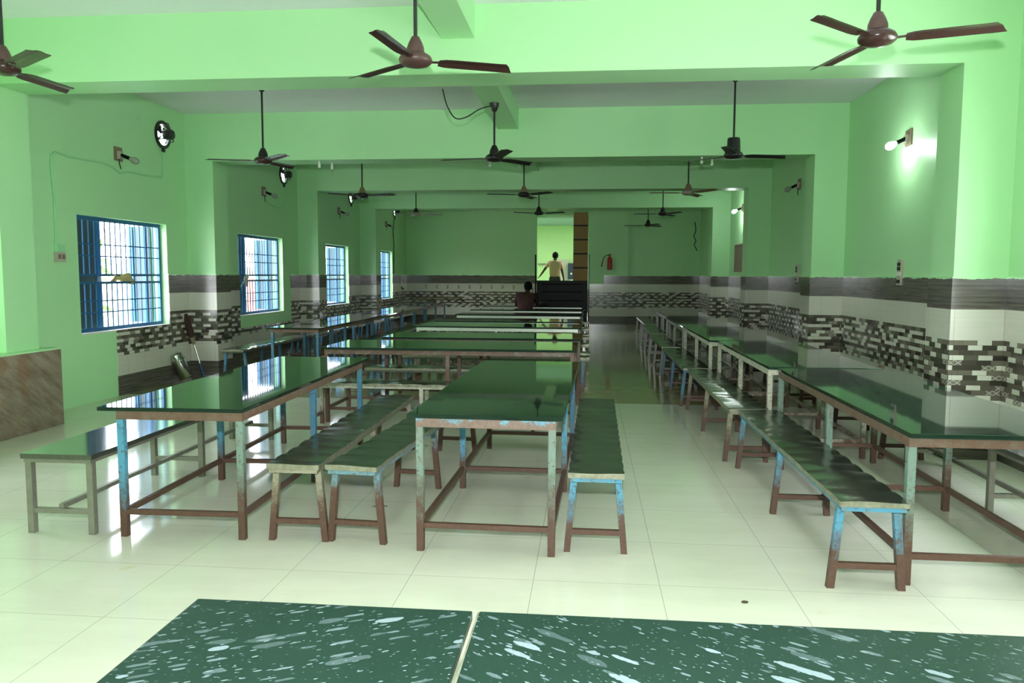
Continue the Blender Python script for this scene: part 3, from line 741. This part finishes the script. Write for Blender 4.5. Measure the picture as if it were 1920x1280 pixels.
# the room beyond
FY=28.0
struct(MB().box((-3.2,YB+.25,.33),(1.6,FY,.45)).build('floor','floor'))
struct(MB().box((-3.2,YB+.25,3.22),(1.6,FY,3.3)).build('ceiling','ceilblue'))
struct(MB().box((-3.2,FY,.3),(1.6,FY+.15,3.3)).build('wall_far','lime'))
struct(MB().box((1.6,YB+.25,.3),(1.75,FY+.15,3.3)).build('wall_side','lime'))
struct(MB().box((-3.35,YB+.25,.3),(-3.2,FY+.15,3.3)).build('wall_side','lime'))
struct(MB().box((-1.22,FY-.04,.45),(-.72,FY,2.02)).build('door_2','palegrey'))
t=thing('wall_cabinet','dark blue metal box on the wall beyond the back doorway','box',(-.62,27.7,1.62))
MB().box((-.12,0,-.30),(.17,.28,.27)).build('body','bluebox',t,bevel=.01); MB().box((-.03,-.008,-.13),(.03,0,-.07)).build('tag_plate','white',t)
MB().box((-.02,.02,-.40),(.06,.1,-.30)).build('outlet','white',t)
t=thing('hook_rail','small dark wall rail beyond the back doorway, left of the standing person','rail',(-1.6,FY,1.82))
MB().box((-.22,-.02,.02),(.22,0,.06)).build('rail_bar','steel',t)
for q in (-.15,-.05,.05,.15): MB().tube([(q,-.02,.03),(q,-.05,-.02),(q,-.03,-.05)],.008,6).build('hook','steel',t,True)
L=bpy.data.lights.new('far_room_fill','AREA'); L.energy=85; L.shape='RECTANGLE'; L.size=1.3; L.size_y=.12; L.color=(1,1,.92)  # added fill light, hidden right of the doorway, brightens the room beyond
lo=bpy.data.objects.new('far_room_fill',L); C.objects.link(lo); lo.location=(.7,25.0,3.15)
L=bpy.data.lights.new('far_room_fill','AREA'); L.energy=62; L.shape='RECTANGLE'; L.size=1.3; L.size_y=.12; L.color=(1,1,.92)  # second added fill, out of sight to the left of the doorway
lo=bpy.data.objects.new('far_room_fill',L); C.objects.link(lo); lo.location=(-2.4,25.2,3.15)
# fire extinguisher
t=thing('fire_extinguisher','red fire extinguisher with black hose on the back wall','fire extinguisher',(.61,YB-.14-.085,1.62))
MB().lathe([(.03,0),(.068,.008),(.072,.03),(.072,.33),(.060,.37),(.028,.395),(.022,.42)],20).build('cylinder','red',t,True)
MB().box((-.02,-.02,.42),(.02,.02,.455)).box((-.015,-.10,.445),(.015,.02,.462)).box((-.06,-.012,.455),(.07,.012,.47)).build('valve','black',t)
MB().tube([(-.02,-.02,.44),(-.10,-.03,.44),(-.17,-.03,.38),(-.21,-.02,.25),(-.235,-.02,.10)],[.010,.010,.010,.011,.016],8).build('hose','wire',t,True)
MB().box((-.08,.06,.10),(.08,.086,.13)).build('wall_bracket','black',t)
# wash taps along the back wall
for k in range(9):
    t=thing('wash_tap',['small brass tap, first of the row on the back wall','small brass tap, second from the left on the back wall','small brass tap, third from the left on the back wall','small brass tap, fourth from the left on the back wall','small brass tap, middle one of the back wall row','small brass tap, sixth from the left on the back wall','small brass tap, seventh from the left on the back wall','small brass tap, second nearest the seated person','small brass tap nearest the seated person'][k],'tap',(-4.98+.339*k,YB-T,1.09),0,'wash taps on the back wall')
    MB().tube([(0,0,0),(0,-.05,0),(0,-.085,-.012),(0,-.095,-.05)],[.020,.018,.016,.013],10).build('spout','brass',t,True)
    MB().tube([(0,-.045,.01),(0,-.045,.05)],.008,8).tube([(-.04,-.045,.052),(.04,-.045,.052)],.009,8).build('handle','brass',t,True)
tag(MB().tube([(-5.5,YB-.06,.76),(-3.9,YB-.06,.76)],.014,8).build('water_pipe','brass',None,True),'thin brassy pipe low along the back wall under the taps','pipe')
t=thing('wall_drain','white pipe with a dark hook near the back left corner','pipe',(XL+T,22.9,1.0))
MB().tube([(.02,0,.10),(.02,0,.42)],.012,8).build('pipe','white',t,True); MB().tube([(.02,0,.10),(.06,.0,.03),(.10,0,.06)],.02,8).build('elbow','black',t,True)

# ------------------------------------------------------------------ people
def skin(name,joints,edges,mat,parent,sub=2,root=0):
    me=bpy.data.meshes.new(name); me.from_pydata([j[0] for j in joints],edges,[])
    o=bpy.data.objects.new(name,me); C.objects.link(o)
    o.modifiers.new('skin','SKIN'); sv=me.skin_vertices[0].data
    for i,j in enumerate(joints):
        r=j[1]; sv[i].radius=(r,r) if not isinstance(r,tuple) else r
    sv[root].use_root=True
    if sub: m=o.modifiers.new('sub','SUBSURF'); m.levels=sub; m.render_levels=sub
    dg=bpy.context.evaluated_depsgraph_get(); dg.update()
    m2=bpy.data.meshes.new_from_object(o.evaluated_get(dg)); bpy.data.objects.remove(o)
    for p in m2.polygons: p.use_smooth=True
    m2.materials.clear(); m2.materials.append(M[mat])
    n=bpy.data.objects.new(name,m2); C.objects.link(n); n.parent=parent
    return n
def head_shapes(c,fwd,parent_joints=None):
    pass
def person(label,loc,J,shirt,trouser,fdir):
    """J: named joints; fdir = +1 faces +y"""
    t=thing('person',label,'person',loc)
    P=J
    names=['pel','sp','ch','nk','nk2','hd1','hd2','lsh','lel','lwr','lpm','rsh','rel','rwr','rpm','lhp','lkn','lan','lto','rhp','rkn','ran','rto']
    rad=dict(pel=(.135,.105),sp=(.125,.095),ch=(.145,.10),nk=.055,nk2=.052,hd1=(.078,.092),hd2=(.080,.098),lsh=.055,lel=.042,lwr=.028,lpm=(.036,.018),rsh=.055,rel=.042,rwr=.028,rpm=(.036,.018),lhp=.085,lkn=.06,lan=.04,lto=.035,rhp=.085,rkn=.06,ran=.04,rto=.035)
    js=[(P[n],rad[n]) for n in names]; ix={n:i for i,n in enumerate(names)}
    ed=[('pel','sp'),('sp','ch'),('ch','nk'),('nk','nk2'),('nk2','hd1'),('hd1','hd2'),('ch','lsh'),('lsh','lel'),('lel','lwr'),('lwr','lpm'),('ch','rsh'),('rsh','rel'),('rel','rwr'),('rwr','rpm'),('pel','lhp'),('lhp','lkn'),('lkn','lan'),('lan','lto'),('pel','rhp'),('rhp','rkn'),('rkn','ran'),('ran','rto')]
    ed=[(ix[a],ix[b]) for a,b in ed]
    # fingers and thumb
    for s in 'lr':
        w=Vector(P[s+'wr']); pm=Vector(P[s+'pm']); d=(pm-w).normalized(); side=d.cross(Vector((1,0,0)) if abs(d.x)<.8 else Vector((0,1,0))).normalized(); nrm=d.cross(side)
        for q,(off,ln) in enumerate(((-.027,.062),(-.009,.072),(.009,.068),(.027,.052))):
            i0=len(js); b=pm+side*off+d*.015
            js+=[(tuple(b),.011),(tuple(b+d*ln*.5+nrm*.006),.0095),(tuple(b+d*ln+nrm*.022),.008)]
            ed+=[(ix[s+'pm'],i0),(i0,i0+1),(i0+1,i0+2)]
        i0=len(js); b=w+d*.03-side*.03
        js+=[(tuple(b),.013),(tuple(b+d*.03-side*.02),.0105),(tuple(b+d*.06-side*.026+nrm*.01),.009)]
        ed+=[(ix[s+'wr'],i0),(i0,i0+1),(i0+1,i0+2)]
    # nose and ears
    h=Vector(P['hd1']); f=Vector((0,fdir,0))
    i0=len(js); js+=[(tuple(h+f*.095+Vector((0,0,.02))),.014)]; ed+=[(ix['hd1'],i0)]
    body=skin('body',js,ed,'skin',t)
    hd=Vector(P['hd2'])
    for sx in (-1,1):
        MB().ball(tuple(h+Vector((sx*.080,-.005*fdir,.012))),.030,10,7,(.35,.6,1)).build('ear','skin',body,True)
        MB().ball(tuple(h+Vector((sx*.032,.082*fdir,.035))),.012,8,6).build('eye','white',body,True)
    MB().ball(tuple(h+Vector((0,.085*fdir,-.035))),.022,8,6,(1,.35,.3)).build('mouth','maroon',body,True)
    # hair cap
    mb=MB(); mb.ball(tuple(hd+Vector((0,-.014*fdir,.008))),.108,18,12,(.90,1.02,1.0))
    bm=[(x,y,z) for x,y,z in mb.v]
    lim=hd.z-.085
    mb.v=[(x,y,max(z,lim+(.06 if (y-hd.y)*fdir>.05 else -.015))) for x,y,z in bm]
    mb.build('hair','hair',t,True)
    sh=[(P['pel'],(.185,.135)),(P['sp'],(.185,.130)),(P['ch'],(.190,.128)),(tuple(Vector(P['nk'])*.97+Vector(P['ch'])*.03),.085),
        (P['lsh'],.074),(tuple(Vector(P['lsh'])*.25+Vector(P['lel'])*.75),.066),(P['rsh'],.074),(tuple(Vector(P['rsh'])*.25+Vector(P['rel'])*.75),.066)]
    skin('shirt',sh,[(0,1),(1,2),(2,3),(2,4),(4,5),(2,6),(6,7)],shirt,t)
    mp=lambda a,b,k: tuple(Vector(P[a])*(1-k)+Vector(P[b])*k)
    tr=[(tuple(Vector(P['pel'])-Vector((0,0,.02))),(.150,.120)),(P['lhp'],.100),(P['lkn'],.078),(mp('lkn','lan',.9),.065),(P['rhp'],.100),(P['rkn'],.078),(mp('rkn','ran',.9),.065)]
    skin('trousers',tr,[(0,1),(1,2),(2,3),(0,4),(4,5),(5,6)],trouser,t)
    for s in 'lr':
        a=Vector(P[s+'an']); b=Vector(P[s+'to'])
        MB().tube([a+(a-b)*.35,a,(a+b)/2,b+(b-a)*.5],[.03,.045,.045,.03],10).build('sandal','black',t,True)
    return t
person('standing person in a tan shirt and dark trousers, back turned, in the back doorway',(-1.07,24.75,.45),dict(
    pel=(0,0,.92),sp=(0,0,1.08),ch=(.005,0,1.32),nk=(.0,.0,1.465),nk2=(.005,.01,1.50),hd1=(.01,.03,1.575),hd2=(.01,.02,1.635),
    lsh=(-.175,0,1.41),lel=(-.33,.03,1.19),lwr=(-.44,.05,1.03),lpm=(-.49,.06,.965),
    rsh=(.180,0,1.40),rel=(.235,.0,1.12),rwr=(.275,.03,.92),rpm=(.285,.04,.85),
    lhp=(-.10,0,.86),lkn=(-.11,.02,.48),lan=(-.11,0,.08),lto=(-.12,.13,.04),rhp=(.10,0,.86),rkn=(.12,.05,.48),ran=(.13,.02,.08),rto=(.14,.15,.04)),'shirt','trouser',1)
person('seated person in a dark maroon shirt, back turned, on a bench before the black gate',(-1.41,17.36,0),dict(
    pel=(0,-.02,.575),sp=(0,-.02,.72),ch=(.015,.05,.93),nk=(.035,.12,1.07),nk2=(.04,.15,1.10),hd1=(.055,.19,1.155),hd2=(.055,.18,1.21),
    lsh=(-.165,.06,1.00),lel=(-.215,.20,.78),lwr=(-.13,.42,.785),lpm=(-.08,.50,.785),
    rsh=(.20,.06,1.00),rel=(.27,.24,.79),rwr=(.20,.46,.785),rpm=(.15,.53,.785),
    lhp=(-.10,.02,.56),lkn=(-.13,.43,.55),lan=(-.14,.40,.08),lto=(-.15,.52,.04),rhp=(.10,.02,.56),rkn=(.13,.43,.55),ran=(.14,.40,.08),rto=(.15,.52,.04)),'maroon','trouser',1)
t=thing('bag','small black bag lying on the farthest crosswise table, right of the seated person','bag',(-1.02,17.98,.75))
mb=MB().ball((0,0,.06),.10,16,10,(1.15,.7,.62)); mb.v=[(x,y,max(0,z)) for x,y,z in mb.v]; mb.build('bag_body','bag',t,True)
MB().tube([(-.06,0,.11),(-.03,0,.15),(.03,0,.15),(.06,0,.11)],.008,6).build('handle','bag',t,True)

# ------------------------------------------------------------------ litter on the floor
def lump(label,x,y,sx,sy,sz,mat,name):
    mb=MB().ball((0,0,sz*.5),1,10,6,(sx,sy,sz)); mb.v=[(a+random.uniform(-.1,.1)*sx,b+random.uniform(-.1,.1)*sy,max(0,c)) for a,b,c in mb.v]
    tag(mb.build(name,mat,None,True,loc=(x,y,0)),label,'litter')
lump('small dark brown crumb on the cream floor, in front of the right bench',.715,3.48,.016,.011,.006,'crumb','crumb')
tag(MB().add([(-.05,-.008,.002),(-.01,-.014,.008),(.05,.004,.003),(.0,.016,.006),(-.05,-.008,0.0),(-.01,-.014,.004),(.05,.004,0),(.0,.016,.003)],[(0,1,2,3),(7,6,5,4),(0,4,5,1),(1,5,6,2),(2,6,7,3),(3,7,4,0)]).build('leaf','leaf',loc=(-1.30,4.73,0)),'curled dark green leaf on the floor between the front benches and centre table','leaf')
for x,y,lab in ((1.95,4.20,'tiny dark crumb on the floor under the nearest right table, left one'),(2.10,4.17,'tiny dark crumb on the floor under the nearest right table, right one')):
    lump(lab,x,y,.012,.008,.005,'crumb','crumb')

# ------------------------------------------------------------------ outside the windows
struct(MB().box((-16,0,-.25),(XL-TW,30,-.12)).build('ground','ground'))
struct(MB().box((-11.4,2,-.2),(-11.2,30,1.7)).build('wall_outside','outwall'))
t=thing('red_gate','red metal gate standing outside the second window','gate',(-8.2,18.6,-.12))
for q in (-.9,.9): MB().box((-.03,q-.04,0),(.03,q+.04,1.6)).build('gate_post','plasticred',t)
for z in (.15,.6,1.05,1.5): MB().box((-.02,-.86,z-.03),(.02,.86,z+.03)).build('rail','plasticred',t)
for k in range(14): MB().box((-.012,-.82+k*.126-.012,.1),(.012,-.82+k*.126+.012,1.5)).build('bar','plasticred',t)
t=thing('plastic_drum','red plastic drum standing outside the nearest window','drum',(-7.2,12.0,-.12))
MB().lathe([(.20,0),(.24,.02),(.26,.35),(.25,.37),(.27,.70),(.26,.76),(.2,.78)],20).build('drum_body','plasticred',t,True)
MB().lathe([(.24,.78),(.25,.80),(.2,.84),(.05,.86)],20).build('lid','white',t,True)
def shrub(x,y,h,label):
    t=thing('shrub',label,'shrub',(x,y,-.12),0,'shrubs outside the windows')
    mb=MB()
    for i in range(420):
        u=random.random()**.5; a=random.random()*2*PI; zz=.35+random.random()*(h-.35); r=.75*math.sin(PI*min(.98,max(.08,zz/h)))**.6*u
        p=Vector((r*math.cos(a),r*math.sin(a),zz)); d=Vector((random.uniform(-1,1),random.uniform(-1,1),random.uniform(-.5,1))).normalized()*.16; s=d.orthogonal().normalized()*.055
        mb.add([p-d,p+s,p+d,p-s],[(0,1,2,3)])
    mb.build('foliage','foliage',t)
    MB().tube([(0,0,0),(.03,0,h*.5),(0,.03,h*.85)],[.05,.035,.015],8).build('stem','wood',t,True)
shrub(-10.0,14.2,3.0,'tall bright shrub seen through the nearest window')
shrub(-10.2,19.5,2.8,'tall bright shrub seen through the second window')
shrub(-10.1,25.0,2.6,'bright shrub seen through the third window')

# ------------------------------------------------------------------ light
w=bpy.data.worlds.new('World'); sc.world=w; w.use_nodes=True
nt=w.node_tree; bg=nt.nodes['Background']
tc=nt.nodes.new('ShaderNodeTexCoord'); sp=nt.nodes.new('ShaderNodeSeparateXYZ'); nt.links.new(tc.outputs['Generated'],sp.inputs[0])
rp=nt.nodes.new('ShaderNodeValToRGB'); nt.links.new(sp.outputs[2],rp.inputs[0])
rp.color_ramp.elements[0].color=(.95,.97,1,1); rp.color_ramp.elements[1].color=(.75,.86,1,1)
nt.links.new(rp.outputs[0],bg.inputs[0]); bg.inputs[1].default_value=16.5
# the camera's own flash, just above the lens: it throws the fan shadows on the beam
F=bpy.data.lights.new('camera_flash','SPOT'); F.energy=830; F.spot_size=R_(172); F.spot_blend=.6; F.shadow_soft_size=.035; F.color=(.94,.97,1)
fo=bpy.data.objects.new('camera_flash',F); C.objects.link(fo); fo.location=(0,-.03,1.463+.27); fo.rotation_euler=(R_(90+16),0,R_(5.5))

# ------------------------------------------------------------------ camera
cam=bpy.data.cameras.new('camera'); co=bpy.data.objects.new('camera',cam); C.objects.link(co)
Rm=((0.99520616,-0.09707722,-0.01186237),(0.09773287,0.99165711,0.08405034),(0.00360403,-0.08480676,0.9963909))
m=Matrix.Identity(4)
for i in range(3):
    m[i][0]=Rm[i][0]; m[i][1]=Rm[i][2]; m[i][2]=-Rm[i][1]
m[2][3]=1.46269
co.matrix_world=m
cam.sensor_fit='HORIZONTAL'; cam.sensor_width=36; cam.lens=1462.12/1920*36; cam.clip_start=.05; cam.clip_end=200
sc.camera=co
sc.view_settings.view_transform='Standard'; sc.view_settings.look='None'; sc.view_settings.exposure=0; sc.view_settings.gamma=1; sc.view_settings.use_curve_mapping=False
sc.cycles.max_bounces=8; sc.cycles.diffuse_bounces=5; sc.cycles.glossy_bounces=4; sc.cycles.sample_clamp_indirect=8
sc.cycles.use_denoising=True; sc.cycles.caustics_reflective=False; sc.cycles.caustics_refractive=False
